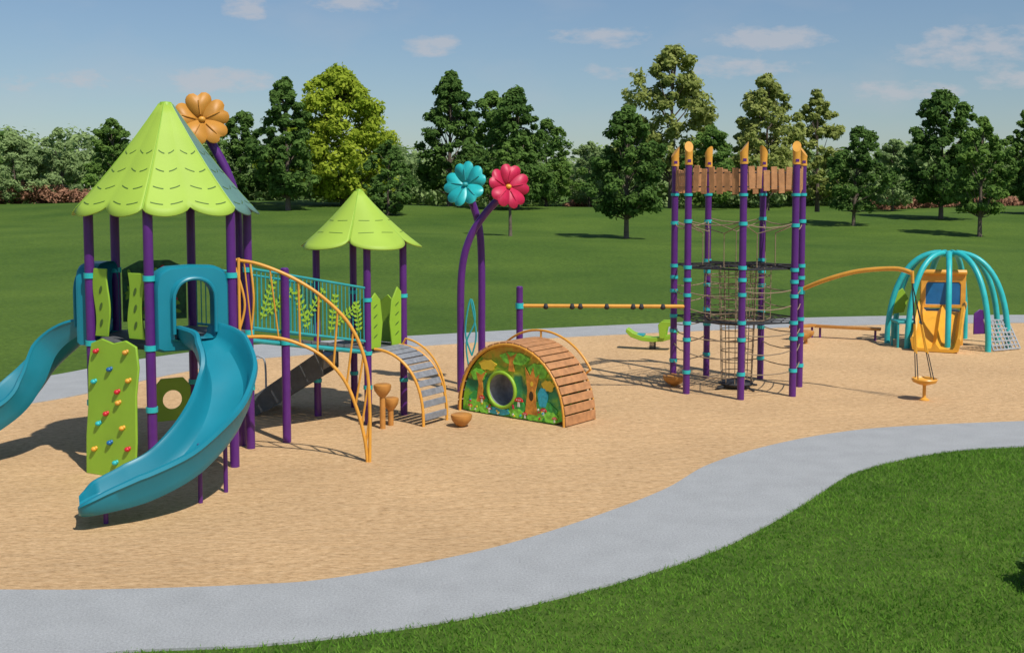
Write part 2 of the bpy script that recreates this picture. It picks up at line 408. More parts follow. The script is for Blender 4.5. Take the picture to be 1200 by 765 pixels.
# ------------------------------------------------------------------ helpers for play equipment
def post(part, x, y, z1, r=.063, cap=None):
    part.tube([(x, y, -.05), (x, y, z1-.02), (x, y, z1)], [r, r, r*.7], 16)
def clamp(part, x, y, z, r=.078, h=.07):
    part.tube([(x, y, z-h/2), (x, y, z+h/2)], r, 14)
def rot2(a): return V((math.cos(a), math.sin(a), 0))

def roof(g, cx, cy, n, R, z0, z1, rot, lobes, scal, capR, altpanels=(), slots=True, bulk=1.0):
    mats = {0: P(g, 'roof_panels', LIMEROOF, solid=.018), 1: P(g, 'roof_bluegreen_panels', BLUEGREEN, solid=.018)}  # alternate panels are blue-green, the others lime
    sl = P(g, 'roof_slots', DARK); rb = P(g, 'roof_ribs', LIME)
    c = V((cx, cy, 0))
    for i in range(n):
        a0 = rot+2*math.pi*i/n; a1 = rot+2*math.pi*(i+1)/n; d0 = rot2(a0); d1 = rot2(a1); mid = (d0+d1).normalized()
        prt = mats[1 if i in altpanels else 0]; b = len(prt.v); NS = 24; NT = 12
        def pt(s, t, off=0):
            r = capR+(R-capR)*t; zz = z1-(z1-z0)*(1.17*t-.17*t*t)
            p = c+(d0*(1-s)+d1*s)*r; bul = (.045*math.sin(math.pi*s)*t + .018*abs(math.sin(math.pi*lobes*s))*t)*bulk
            return p+mid*(bul+off*.6)+V((0, 0, zz+bul*.6+off*.8))
        for ti in range(NT+1):
            for si in range(NS+1):
                s = si/NS; tm = 1-scal*.35+scal*abs(math.sin(math.pi*lobes*s))**.7
                prt.v.append(pt(s, tm*ti/NT))
        for ti in range(NT):
            for si in range(NS):
                k = b+ti*(NS+1)+si; prt.f.append((k, k+1, k+NS+2, k+NS+1))
        if slots:
            for t in ((.38, .55, .72, .88) if lobes > 1 else (.5, .75)):
                for l in range(lobes):
                    for (sa, sb) in ((.14, .42), (.58, .86)):
                        b2 = len(sl.v); K = 6
                        for q in range(K+1):
                            u = sa+(sb-sa)*q/K; s = (l+u)/lobes; tt = t+.06*math.sin(math.pi*u)
                            sl.v.append(pt(s, tt, .013)); sl.v.append(pt(s, tt+.010, .013))
                        for q in range(K): sl.f.append((b2+2*q, b2+2*q+2, b2+2*q+3, b2+2*q+1))
        rb.tube([pt(0, t, .004) for t in np.linspace(0, 1-scal*.35, 8)], .009, 6)
    rb.lathe((cx, cy, z1-.03), [(.001, .07), (capR*.8, .06), (capR*1.1, .02), (capR*1.15, -.05), (capR, -.06)], 18)

def flower(g, c, nrm, R, mat, cmat, rot=0.3, cup=.16):
    c = V(c); nrm = V(nrm).normalized(); u = nrm.cross(V((0, 0, 1))).normalized(); w = u.cross(nrm).normalized()
    pt = P(g, 'petals', mat, solid=.02); vein = P(g, 'petal_veins', TEALRAIL if mat is TEAL else mat)
    for i in range(5):
        a = rot+2*math.pi*i/5; d = u*math.cos(a)+w*math.sin(a); e = u*-math.sin(a)+w*math.cos(a)
        b = len(pt.v); K = 24
        off = nrm*(.012*i)
        tilt = .14 if i % 2 else -.10
        pt.v.append(c+d*R*.5+nrm*(cup*R*.25)+off)
        for k in range(K):
            t = 2*math.pi*k/K; lx = math.cos(t); ly = math.sin(t)
            rr = 1-.30*math.exp(-(((t+math.pi) % (2*math.pi)-math.pi)/.22)**2)
            ln = R*.53+R*.47*lx*rr; wd = R*.60*ly*rr*(.70+.30*lx)
            pt.v.append(c+d*ln+e*wd+nrm*(cup*ln*ln/R+abs(wd)*.12+wd*tilt)+off)
        for k in range(K): pt.f.append((b, b+1+k, b+1+(k+1) % K))
        vein.tube([c+d*R*.2+nrm*.03+off, c+d*R*.7+nrm*(cup*R*.45+.02)+off], .009, 5)
    P(g, 'flower_centre', cmat).ball(c+nrm*.06, R*.13, 14, (1, 1, .8))

SECT = [(-.27, .24), (-.255, .10), (-.19, .025), (-.08, .0), (.08, .0), (.19, .025), (.255, .10), (.27, .24), (.30, .275), (.345, .27), (.36, .235), (.335, .21), (.315, .07), (.25, -.03), (.1, -.06), (-.1, -.06), (-.25, -.03), (-.315, .07), (-.335, .21), (-.36, .235), (-.345, .27), (-.30, .275)]
def slide_obj(pts, hoodc, hu, hw, supports):
    g = group('slide', (pts[-1][0], pts[-1][1], 0))
    path = cat(pts, 7); m = len(path)
    s = P(g, 'chute', SLIDE)
    hg = []; wd = []
    for i in range(m):
        h_ = 1.15; w_ = 1.0
        if i >= m-14: h_ = 1.15-.80*((i-(m-14))/13)**1.1
        if i >= m-6: w_ = 1.0-.25*((i-(m-6))/5)**2
        if i < 14: w_ = .74+.26*(i/14); h_ = .55+.6*(i/14)
        hg.append(h_); wd.append(w_)
    s.sweep(path, SECT, wd, hg)
    h = P(g, 'hood', SLIDE, bevel=.012); c = V(hoodc); hu = V(hu).normalized(); hw = V(hw).normalized(); Zv = V((0, 0, 1))
    W = .48
    outer = [(-W, -.16), (W, -.16), (W, .66), (W*.97, .79), (W*.88, .88), (W*.65, .94), (0, .955), (-W*.65, .94), (-W*.88, .88), (-W*.97, .79), (-W, .66)]
    inner = [(-.27, .0), (.27, .0), (.27, .5), (.25, .62), (.19, .72), (.10, .775), (0, .79), (-.10, .775), (-.19, .72), (-.25, .62), (-.27, .5)]
    K = 56; O = []; I = []
    for k in range(K):
        a = 2*math.pi*(k+.5)/K; o_ = ray_poly((0, .4), a, outer); i_ = ray_poly((0, .4), a, inner)
        O.append(c+hu*o_[0]+Zv*o_[1]); I.append(c+hu*i_[0]+Zv*i_[1])
    b = len(h.v); rings = [[p-hw*.10 for p in O], [p+hw*.13 for p in O], [p.lerp(q, .14)+hw*.18 for p, q in zip(O, I)], [p.lerp(q, .82)+hw*.19 for p, q in zip(O, I)], [p+hw*.26 for p in I], [p+hw*.20 for p in I], [p+hw*.02 for p in I]]
    for r_ in rings: h.v += r_
    for j in range(len(rings)-1):
        for k in range(K): h.f.append((b+j*K+k, b+j*K+(k+1) % K, b+(j+1)*K+(k+1) % K, b+(j+1)*K+k))
    h.bevel = 0
    rim = P(g, 'mouth_rim', SLIDE)
    rp__ = [c+hu*x+Zv*z+hw*.26 for x, z in [(.27, .08)]+inner[2:]+[(-.27, .08)]]; rim.tube(cat(rp__, 4), .024, 8)
    sp = P(g, 'supports', PURPLE)
    for (x, y, z) in supports: sp.tube([(x, y, -.05), (x, y, z)], .028, 10)
    return g

# ================================================================== main tower
TC = (-4.70, 15.28); TR = 1.08; a0 = math.radians(212)
hexp = [V((TC[0]+TR*math.cos(a0+k*math.pi/3), TC[1]+TR*math.sin(a0+k*math.pi/3), 0)) for k in range(6)]
A_, B_p, C_, D_, E_, F_ = hexp
g = group('play_tower', (TC[0], TC[1], 0))
pp = P(g, 'posts', PURPLE); cl = P(g, 'clamps', TEAL)
for q in hexp:
    post(pp, q.x, q.y, 3.50)
    for z in (1.7, 2.6, .9): clamp(cl, q.x, q.y, z)
dk = P(g, 'deck', GREY, bevel=.01); dk.prism([V((TC[0], TC[1], 1.66))+(V((q.x-TC[0], q.y-TC[1], 0))*.96) for q in hexp], (0, 0, 1), .08)
roof(g, TC[0]-.03, TC[1], 6, 1.24, 3.45, 4.90, a0, 2, .10, .09, altpanels=(2, 3), bulk=.7)
lp = P(g, 'side_panels', LIME, bevel=.008)
def between(p, q, s, z): return p.lerp(q, s)+V((0, 0, z))
def plate(part, p, q, outline, th=.025, off=0):
    n_ = (q-p).cross(V((0, 0, 1))).normalized()
    part.prism([between(p, q, s, z)+n_*(off-th/2) for s, z in outline], n_, th)
def wavy(s0, s1, z0, z1, amp, k=10, flip=1):
    L = [(s0+amp*math.sin(i/k*math.pi*2)*flip, z0+(z1-z0)*i/k) for i in range(k+1)]
    R = [(s1-amp*math.sin(i/k*math.pi*2+1)*flip, z1+(z0-z1)*i/k) for i in range(k+1)]
    return L+R
plate(lp, A_, B_p, wavy(.08, .32, 1.80, 2.70, .025)); plate(lp, A_, B_p, wavy(.66, .90, 1.80, 2.66, .025, flip=-1))
ls = P(g, 'panel_cutouts', DARK)
nAB = (B_p-A_).cross(V((0, 0, 1))).normalized()
if nAB.y > 0: nAB = -nAB
for s0 in (.2, .78):
    for i in range(3):
        z = 1.98+i*.22
        cpt = between(A_, B_p, s0, z)
        ls.prism([cpt+nAB*.0155+(B_p-A_).normalized()*(.03*math.cos(t))+V((0, 0, .045*math.sin(t)+.03*math.cos(t))) for t in np.linspace(0, 2*math.pi, 10)[:-1]], nAB, .003)
gp = P(g, 'nature_panel', DGREEN, bevel=.006); plate(gp, F_, E_, [(.08, 1.85), (.92, 1.85), (.92, 2.6), (.7, 2.72), (.3, 2.72), (.08, 2.6)])
gl = P(g, 'nature_panel_print', LIME); gr = P(g, 'nature_panel_flowers', RED)
nrm = (F_-E_).cross(V((0, 0, 1))).normalized()
if nrm.y > 0: nrm = -nrm
for i in range(44):
    s = random.uniform(.14, .86); z = random.uniform(1.92, 2.62); cpt = between(F_, E_, s, z)+nrm*.02; a = random.uniform(0, 6.28)
    ex = (E_-F_).normalized(); L, Wd = (.09, .03) if i % 4 else (.035, .035)
    (gl if i % 4 else gr).prism([cpt+ex*(L*math.cos(t)*math.cos(a)-Wd*math.sin(t)*math.sin(a))+V((0, 0, L*math.cos(t)*math.sin(a)+Wd*math.sin(t)*math.cos(a))) for t in np.linspace(0, 6.283, 9)[:-1]], nrm, .003+.001*(i % 5))
gp2 = P(g, 'ground_panel', LIME, bevel=.006)
K = 36; O = []; I = []
ol = [(.45, .35), (.95, .35), (.95, .85), (.85, .98), (.55, .98), (.45, .85)]
for k in range(K):
    a = 2*math.pi*(k+.5)/K; q = ray_poly((.7, .66), a, ol); O.append(between(F_, E_, q[0], q[1])); I.append(between(F_, E_, .7+.13*math.cos(a), .66+.14*math.sin(a)))
gp2.ring_plate(O, I, nrm, .025)
orr = P(g, 'grab_rails', ORANGE)
orr.tube(cat([C_+V((.05, .02, 1.75)), C_+V((.16, .05, 2.2)), C_+V((.05, .02, 2.7))], 8), .016, 8)
orr.tube(cat([D_+V((.05, -.06, 1.75)), D_+V((.10, -.10, 2.2)), D_+V((.05, -.06, 2.7))], 8), .016, 8)
g = group('flower_sculpture', (-4.0, 16.2, 0))
fp = P(g, 'stem', PURPLE)
fp.tube(cat([(-3.96, 16.05, -.05), (-3.96, 16.05, 1.2), (-3.96, 16.05, 2.6), (-3.98, 16.05, 3.5), (-4.10, 16.0, 4.0), (-4.40, 15.98, 4.58)], 7), .066, 14)
flower(g, (-4.42, 15.88, 4.72), (.45, -.85, .2), .40, ORPET, ORANGE, .2)

# climbing wall
g = group('climbing_wall', ((A_+B_p)/2)[:])
cw = P(g, 'panel', LIME, bevel=.012)
o2 = [(.10, 0.0), (.92, 0.0), (.93, .5), (.90, 1.1), (.93, 1.45), (.88, 1.72), (.7, 1.79), (.5, 1.74), (.3, 1.79), (.12, 1.72), (.08, 1.4), (.10, .9), (.08, .5)]
cw.prism([between(A_, B_p, s, z)+nAB*(.085+(.12*(1-z/1.8))) for s, z in o2], nAB, .035)
hm = [RED, ORANGE, BLUE, TEAL, RED, YEL, ORANGE, RED, TEAL, YEL, BLUE, YEL, RED, TEAL]
hp = [(.22, 1.62), (.72, 1.64), (.46, 1.4), (.2, 1.22), (.6, 1.12), (.78, 1.28), (.62, .98), (.42, .82), (.3, .68), (.7, .66), (.5, .45), (.24, .34), (.8, .4), (.6, .2)]
for i, (m_, (s, z)) in enumerate(zip(hm, hp)):
    q = P(g, 'hand_hold', m_, bevel=0); cc = between(A_, B_p, s, z)+nAB*(.12+.12*(1-z/1.8)+.015)
    q.ball(cc, .04, 10, (1, 1, .8)); q.ball(cc+V((.03, 0, .015)), .026, 8)

# slides
slide_obj([(-4.22, 14.56, 1.78), (-4.06, 14.36, 1.76), (-3.8, 14.15, 1.6), (-3.56, 13.75, 1.24), (-3.55, 13.2, .86), (-3.8, 12.72, .5), (-4.17, 12.40, .30), (-4.6, 12.16, .21), (-4.80, 12.08, .19)],
          (-4.25, 14.55, 1.80), (.85, .53, 0), (.53, -.85, 0), [(-3.72, 13.02, .72), (-3.54, 13.5, 1.02), (-4.55, 12.2, .2)])
slide_obj([(-5.66, 15.26, 1.78), (-5.95, 15.32, 1.74), (-6.35, 15.40, 1.4), (-6.66, 15.3, .98), (-6.98, 15.05, .6), (-7.4, 14.75, .36), (-8.0, 14.4, .26), (-8.3, 14.2, .25)],
          (-5.68, 15.26, 1.80), (-.04, 1, 0), (-1, -.04, 0), [(-7.3, 14.82, .36), (-7.9, 14.45, .25)])

# ================================================================== second tower
T2 = [V((-3.22, 18.2, 0)), V((-2.3, 17.55, 0)), V((-1.80, 18.28, 0)), V((-2.72, 18.95, 0))]
t2c = (T2[0]+T2[1]+T2[2]+T2[3])/4
g = group('play_tower', t2c[:])
pp = P(g, 'posts', PURPLE); cl = P(g, 'clamps', TEAL)
for q in T2:
    post(pp, q.x, q.y, 2.9, .06)
    for z in (1.15, 2.0, .6): clamp(cl, q.x, q.y, z, .073, .06)
P(g, 'deck', GREY, bevel=.01).prism([t2c+(q-t2c)*.95+V((0, 0, 1.12)) for q in T2], (0, 0, 1), .08)
roof(g, t2c.x, t2c.y, 5, .90, 2.86, 3.72, math.radians(50), 1, .34, .06, bulk=2.0)
lp = P(g, 'leaf_panels', LIME, bevel=.006)
plate(lp, T2[1], T2[2], [(.08, 1.2), (.34, 1.2), (.4, 1.6), (.34, 1.98), (.2, 2.1), (.08, 2.0)])
plate(lp, T2[1], T2[2], [(.66, 1.2), (.92, 1.2), (.93, 2.08), (.82, 2.16), (.66, 1.95), (.6, 1.6)])
lc = P(g, 'leaf_cutouts', DARK)
n12 = (T2[2]-T2[1]).cross(V((0, 0, 1))).normalized(); e12 = (T2[2]-T2[1]).normalized()
for s in (.2, .8):
    for i in range(4):
        cc = between(T2[1], T2[2], s, 1.4+.16*i)+n12*.0135
        lc.prism([cc+e12*(.05*math.cos(t))+V((0, 0, .012*math.sin(t)+.03*math.cos(t))) for t in np.linspace(0, 6.283, 9)[:-1]], n12, .003)
plate(lp, T2[2], T2[3], [(.1, 1.2), (.9, 1.2), (.92, 1.8), (.7, 2.0), (.5, 1.85), (.3, 2.0), (.08, 1.8)])

# bridge
g = group('play_bridge', (-3.4, 16.9, 0))
bd = P(g, 'deck_boards', GREY, bevel=.006); rl = P(g, 'rails', TEALRAIL); bl = P(g, 'balusters', TEALRAIL); lf = P(g, 'fern_leaves', LIME); bm_ = P(g, 'mid_posts', PURPLE)
n0, n1, f0, f1 = D_, T2[1], E_, T2[0]
nb = 14
def dz(t): return 1.62-.42*t
for i in range(nb):
    t0 = (i+.05)/nb; t1 = (i+.95)/nb
    quad = [n0.lerp(n1, t0)+V((0, 0, dz(t0))), n0.lerp(n1, t1)+V((0, 0, dz(t1))), f0.lerp(f1, t1)+V((0, 0, dz(t1))), f0.lerp(f1, t0)+V((0, 0, dz(t0)))]
    bd.prism(quad, (0, 0, 1), .05)
for (p, q) in ((n0, n1), (f0, f1)):
    for hz in (.10, .95): rl.tube([p.lerp(q, .02)+V((0, 0, 1.66+hz)), p.lerp(q, .98)+V((0, 0, 1.24+hz))], .02, 8)
    for i in range(1, 30):
        t = i/30; b0 = p.lerp(q, t); bl.tube([b0+V((0, 0, 1.66-.42*t+.1)), b0+V((0, 0, 1.66-.42*t+.95))], .0085, 6)
    rl.tube([p.lerp(q, .0)+V((0, 0, 1.58)), p.lerp(q, 1)+V((0, 0, 1.16))], .035, 8)
nn = (n1-n0).cross(V((0, 0, 1))).normalized(); ee = (n1-n0).normalized()
for (s, zz, ang, L) in ((.14, 2.15, 1.2, .3), (.24, 2.1, .6, .28), (.42, 1.95, 1.9, .32), (.52, 2.0, .9, .3), (.68, 1.85, 1.4, .3), (.8, 1.8, .5, .26), (.9, 1.75, 1.7, .25)):
    cc = n0.lerp(n1, s)+nn*.022+V((0, 0, zz)); ax = ee*math.cos(ang)+V((0, 0, math.sin(ang))); bx = ee*-math.sin(ang)+V((0, 0, math.cos(ang)))
    lf.prism([cc+ax*(-L), cc+ax*(L), cc+ax*(L)+bx*.012, cc-ax*L+bx*.012], nn, .01)
    for k in range(-3, 4):
        for sg in (-1, 1):
            o_ = cc+ax*(k*L/3.6); d2 = (ax*.5+bx*sg).normalized(); d3 = (ax-bx*sg*.5).normalized(); l2 = .11*(1-.09*abs(k))
            lf.prism([o_+nn*.001, o_+d2*l2*.5+d3*.022+nn*.001, o_+d2*l2+nn*.001, o_+d2*l2*.5-d3*.022+nn*.001], nn, .008)
post(bm_, -3.34, 16.25, 2.6); clamp(P(g, 'clamps', TEAL), -3.34, 16.25, 1.5)

# arch ladder climber
g = group('arch_ladder_climber', (-2.4, 15.0, 0))
ar = P(g, 'side_rails', ORANGE); rg_ = P(g, 'rungs', ORANGE)
outer = cat([(-3.74, 14.86, 2.80), (-3.4, 14.87, 2.74), (-2.95, 14.9, 2.55), (-2.55, 14.94, 2.28), (-2.2, 14.98, 1.9), (-2.0, 15.0, 1.4), (-1.95, 15.02, .8), (-1.96, 15.04, -.05)], 6)
inner = cat([(-3.72, 14.96, 1.74), (-3.3, 15.0, 1.74), (-2.95, 15.02, 1.66), (-2.6, 15.03, 1.48), (-2.3, 15.04, 1.15), (-2.12, 15.04, .72), (-2.02, 15.04, .3), (-1.985, 15.04, -.05)], 6)
ar.tube(outer, .024, 10); ar.tube(inner, .024, 10)
for i in range(13, len(inner)-3, 4): rg_.tube([inner[i], outer[i]], .015, 8)
for i in (3, 8): rg_.tube([inner[i], outer[i]], .011, 8)
ar.tube([C_+V((.09, .03, 2.83)), C_+V((.09, .03, 1.7))], .02, 8)

# arched step climber
g = group('arched_step_climber', (-1.6, 17.5, 0))
ar = P(g, 'rails', ORANGE); td = P(g, 'treads', GREYL, bevel=.006)
s0 = V((-2.2, 17.62, 0)); s1 = V((-1.86, 18.14, 0)); dr = V((.80, -.28, 0))
N_ = 22; ra = []; rb_ = []
for i in range(N_+1):
    th = math.pi/2*(1-i/N_*1.0); f = math.cos(th); zz = 1.2*math.sin(th)**.8 if th > 0.02 else -.05
    ra.append(s0+dr*f+V((0, 0, zz))); rb_.append(s1+dr*f+V((0, 0, zz)))
ar.tube(ra, .024, 10); ar.tube(rb_, .024, 10)
ar.tube([p+V((0, 0, .12)) if 1 < i < N_-3 else p for i, p in enumerate(rb_)][:N_-2], .018, 8)
for i in range(1, N_, 2):
    m_ = (ra[i]+rb_[i])/2; T = (ra[i+1]-ra[i-1]).normalized(); S = (rb_[i]-ra[i]).normalized(); Un = S.cross(T).normalized()
    td.box(m_, ((rb_[i]-ra[i]).length-.05, .105, .035), (S, T, Un))

# grey steps
g = group('access_steps', (-3.8, 18.7, 0))
st = P(g, 'treads', GREYL, bevel=.008); sd = P(g, 'side_stringers', GREY, bevel=.008); hr = P(g, 'handrails', GALV)
p0 = V((-3.05, 18.5, 1.15)); dd = V((-1.0, .12, 0)).normalized(); sdv = V((.12, 1.0, 0)).normalized()
for i in range(6):
    c_ = p0+dd*(.14+.25*i)+V((0, 0, -.18*(i+1)))
    st.box(c_+V((0, 0, -.02)), (.26, .84, .04), (dd, sdv, V((0, 0, 1))))
    st.box(c_+dd*-.12+V((0, 0, -.11)), (.02, .84, .15), (dd, sdv, V((0, 0, 1))))
for s in (-.46, .46):
    e = p0+sdv*s
    sd.prism([e+V((0, 0, .0)), e+dd*1.62+V((0, 0, -1.1)), e+dd*1.62+V((0, 0, -1.18)), e+dd*1.2+V((0, 0, -1.18)), e+V((0, 0, -.45))], sdv, .04)
    hr.tube(cat([e+dd*1.3+V((0, 0, -1.2)), e+dd*1.3+V((0, 0, -.45)), e+dd*1.38+V((0, 0, -.3)), e+dd*1.5+V((0, 0, -.38)), e+dd*1.52+V((0, 0, -1.2))], 6), .018, 8)

def pod(x, y, z, r=.17):
    g = group('stepping_pod', (x, y, 0))
    b = P(g, 'bowl', WOODPOD); b.lathe((x, y, z), [(.001, .01), (r*.8, .012), (r*.98, .0), (r, -.03), (r*.9, -.09), (r*.55, -.16), (.05, -.19), (.001, -.19)], 22)
    if z > .2: P(g, 'stem', WOODPOD).tube([(x, y, -.05), (x, y, z-.15)], .045, 12)
pod(-2.03, 17.2, .70, .14); pod(-1.93, 17.45, .44, .13); pod(-.80, 17.35, .2, .17); pod(3.1, 21.0, .22, .22)

# ================================================================== play tunnel
al = math.radians(-39); U = V((math.cos(al), math.sin(al), 0)); Wv = V((-math.sin(al), math.cos(al), 0)); PL = V((-.875, 18.7, 0))
HS, HT, DEP = 1.1, 1.22, .76; c0 = PL+U*HS
def arcp(th, k=1.0, d=0.0):
    s = math.sin(th); x = -HS*math.cos(th)*k
    return c0+U*x+Wv*d+V((0, 0, HT*s**.92*k if s > 1e-6 else 0))
g = group('play_tunnel', c0[:])
fm = bpy.data.materials.new('forest_print'); fm.use_nodes = True; nt = fm.node_tree; b = nt.nodes['Principled BSDF']; b.inputs['Roughness'].default_value = .45
tc = nd(nt, 'ShaderNodeTexCoord'); sx = nd(nt, 'ShaderNodeSeparateXYZ'); nt.links.new(tc.outputs['Object'], sx.inputs[0])
nz = nd(nt, 'ShaderNodeTexNoise'); nz.inputs['Scale'].default_value = 6; nz.inputs['Detail'].default_value = 6; nt.links.new(tc.outputs['Object'], nz.inputs['Vector'])
ma = nd(nt, 'ShaderNodeMath', operation='MULTIPLY_ADD'); ma.inputs[1].default_value = .8; nt.links.new(nz.outputs['Fac'], ma.inputs[0]); nt.links.new(sx.outputs['Z'], ma.inputs[2])
rp = nd(nt, 'ShaderNodeValToRGB'); rp.color_ramp.interpolation = 'LINEAR'; e = rp.color_ramp.elements
e[0].position = .25; e[0].color = (.05, .42, .04, 1); e[1].position = 1.0; e[1].color = (.60, .30, .03, 1)
for ps, cc in ((.38, (.25, .60, .04)), (.48, (.04, .32, .12)), (.60, (.02, .18, .09)), (.68, (.45, .55, .04)), (.76, (.14, .38, .03)), (.86, (.60, .42, .04))):
    k = e.new(ps); k.color = cc+(1,)
mm = nd(nt, 'ShaderNodeMath', operation='MULTIPLY'); mm.inputs[1].default_value = .60; nt.links.new(ma.outputs[0], mm.inputs[0])
nt.links.new(mm.outputs[0], rp.inputs['Fac']); nt.links.new(rp.outputs['Color'], b.inputs['Base Color'])
K = 60; hc = (-.20, .45); hr_ = .27
outl = [(-HS*math.cos(t)*.965, HT*(math.sin(t) if math.sin(t) > 1e-6 else 0)**.92*.965+.02) for t in np.linspace(0, math.pi, 40)]
for nm, dpt in (('front_face', 0.02), ('rear_face', DEP-.03)):
    O = []; I = []
    for k in range(K):
        a = 2*math.pi*(k+.37)/K; q = ray_poly(hc, a, outl); O.append(c0+U*q[0]+V((0, 0, q[1]))+Wv*dpt); I.append(c0+U*(hc[0]+hr_*math.cos(a))+V((0, 0, hc[1]+hr_*math.sin(a)))+Wv*dpt)
    P(g, nm, fm).ring_plate(O, I, Wv, .03)
P(g, 'crawl_ring', LIME).tube([c0+U*(hc[0]+(hr_+.02)*math.cos(a))+V((0, 0, hc[1]+(hr_+.02)*math.sin(a))) for a in np.linspace(0, 2*math.pi, 33)[:-1]], .03, 10, closed=True)
tin = P(g, 'crawl_tube', GREYL, solid=.01)
for d in (0.0, DEP):
    for k in range(32):
        a = 2*math.pi*k/32; tin.v.append(c0+U*(hc[0]+hr_*math.cos(a))+V((0, 0, hc[1]+hr_*math.sin(a)))+Wv*d)
for k in range(32): tin.f.append((k, (k+1) % 32, 32+(k+1) % 32, 32+k))
sw = P(g, 'slats', WOODY, bevel=.006); NSL = 25
for i in range(NSL):
    th = math.pi*(i+.5)/NSL; p = arcp(th, 1.0, DEP/2); T = (arcp(min(math.pi, th+.02))-arcp(th-.02)).normalized(); Nn = T.cross(Wv).normalized()
    if Nn.z < 0: Nn = -Nn
    L = (arcp(th+math.pi/NSL/2)-arcp(th-math.pi/NSL/2)).length
    sw.box(p+Nn*.03, (L*.86, DEP+.06, .035), (T, Wv, Nn))
ar = P(g, 'edge_rails', ORANGE)
ar.tube([arcp(t, 1.0, -.02) for t in np.linspace(0, math.pi, 40)], .024, 10)
ar.tube([arcp(t, 1.0, DEP+.05) for t in np.linspace(0, math.pi, 40)], .024, 10)
ar.tube([arcp(t, 1.13, DEP+.05) for t in np.linspace(.7, math.pi-.6, 24)], .02, 10)
for t in (.7, math.pi-.6, math.pi/2): ar.tube([arcp(t, 1.0, DEP+.05), arcp(t, 1.13, DEP+.05)], .018, 8)
def motif(nm, mat, pts, lay):
    P(g, nm, mat).prism([c0+U*x+V((0, 0, z))-Wv*(.0+.004*lay) for x, z in pts], Wv, .022)
def ell(cx, cz, a, b_, n=16, w=0): return [(cx+a*math.cos(t)*(1+w*math.sin(5*t)), cz+b_*math.sin(t)*(1+w*math.cos(6*t))) for t in np.linspace(0, 2*math.pi, n+1)[:-1]]
BUSH = pmat('bush_print', (.22, .65, .06), .45, .4, 16); BUSHD = pmat('fern_print', (.04, .36, .07), .45, .4, 16)
OR2 = pmat('treehouse_print', (.65, .27, .04), .5, .35, 12); BLU2 = pmat('pond_print', (.03, .42, .55), .4, .3, 14); YG = pmat('flower_print', (.80, .58, .05), .5); DK2 = pmat('doorway_print', (.06, .03, .01), .6)
motif('print_bush', BUSHD, ell(-.70, .22, .2, .16, 26, .10), .6); motif('print_bush', BUSHD, ell(.68, .2, .26, .16, 26, .10), .6); motif('print_bush', BUSHD, ell(.15, .2, .16, .13, 26, .10), .5)
motif('print_bush', BUSH, ell(-.80, .13, .16, .11, 26, .12), 1); motif('print_bush', BUSH, ell(-.56, .12, .13, .10, 26, .12), 2)
motif('print_bush', BUSH, ell(.12, .10, .16, .08, 26, .12), 1); motif('print_bush', BUSH, ell(.5, .11, .2, .09, 26, .12), 1); motif('print_bush', BUSH, ell(.82, .12, .14, .09, 26, .12), 2)
motif('print_tree', OR2, [(.30, .12), (.56, .12), (.50, .5), (.60, .80), (.51, .72), (.47, .90), (.40, .74), (.30, .88), (.35, .5)], 1.6)
motif('print_tree_door', DK2, ell(.43, .42, .045, .08), 2.0); motif('print_tree_window', YG, ell(.44, .62, .03, .04), 2.0)
motif('print_tree', OR2, [(-.74, .2), (-.58, .2), (-.62, .55), (-.52, .74), (-.64, .66), (-.75, .70), (-.69, .5)], 1.2)
motif('print_tree', OR2, [(-.05, .78), (.07, .78), (.05, .95), (.14, 1.1), (.0, 1.02), (-.1, 1.1), (-.03, .93)], 1.2)
motif('print_pond', BLU2, ell(-.28, .09, .26, .06), 1.3); motif('print_pond', BLU2, ell(.66, .42, .10, .16, 20, .08), .9)
motif('print_canopy', BUSH, ell(.08, 1.0, .30, .10, 26, .1), .7); motif('print_canopy', YG, ell(-.5, .84, .18, .09, 26, .15), .5)
motif('print_canopy', BUSH, ell(.56, .84, .2, .12, 26, .12), .6); motif('print_canopy', BUSH, ell(-.7, .66, .16, .10, 26, .12), .8); motif('print_canopy', YG, ell(.76, .62, .12, .09, 26, .15), .5)
for (x, z, s) in ((.17, .30, .085), (-.88, .10, .05), (.68, .20, .065), (.30, .10, .055), (-.62, .26, .07), (.9, .1, .05), (-.46, .1, .055)):
    motif('print_toadstool_stem', WHITE, [(x-s*.3, z-s), (x+s*.3, z-s), (x+s*.22, z), (x-s*.22, z)], 2.6)
    motif('print_toadstool_cap', RED, [(x+s*math.cos(t), z+s*.8*math.sin(t)) for t in np.linspace(0, math.pi, 9)], 3.1)
    for dx in (-.4, .1, .45): motif('print_toadstool_spot', WHITE, ell(x+s*dx, z+s*.35, s*.13, s*.13, 8), 3.5)
for i in range(26): motif('print_flower', [YG, PINK, BLU2, WHITE][i % 4], ell(random.uniform(-.92, .92), random.uniform(.05, .22), .018, .018, 8), 3.8+.2*(i % 5))

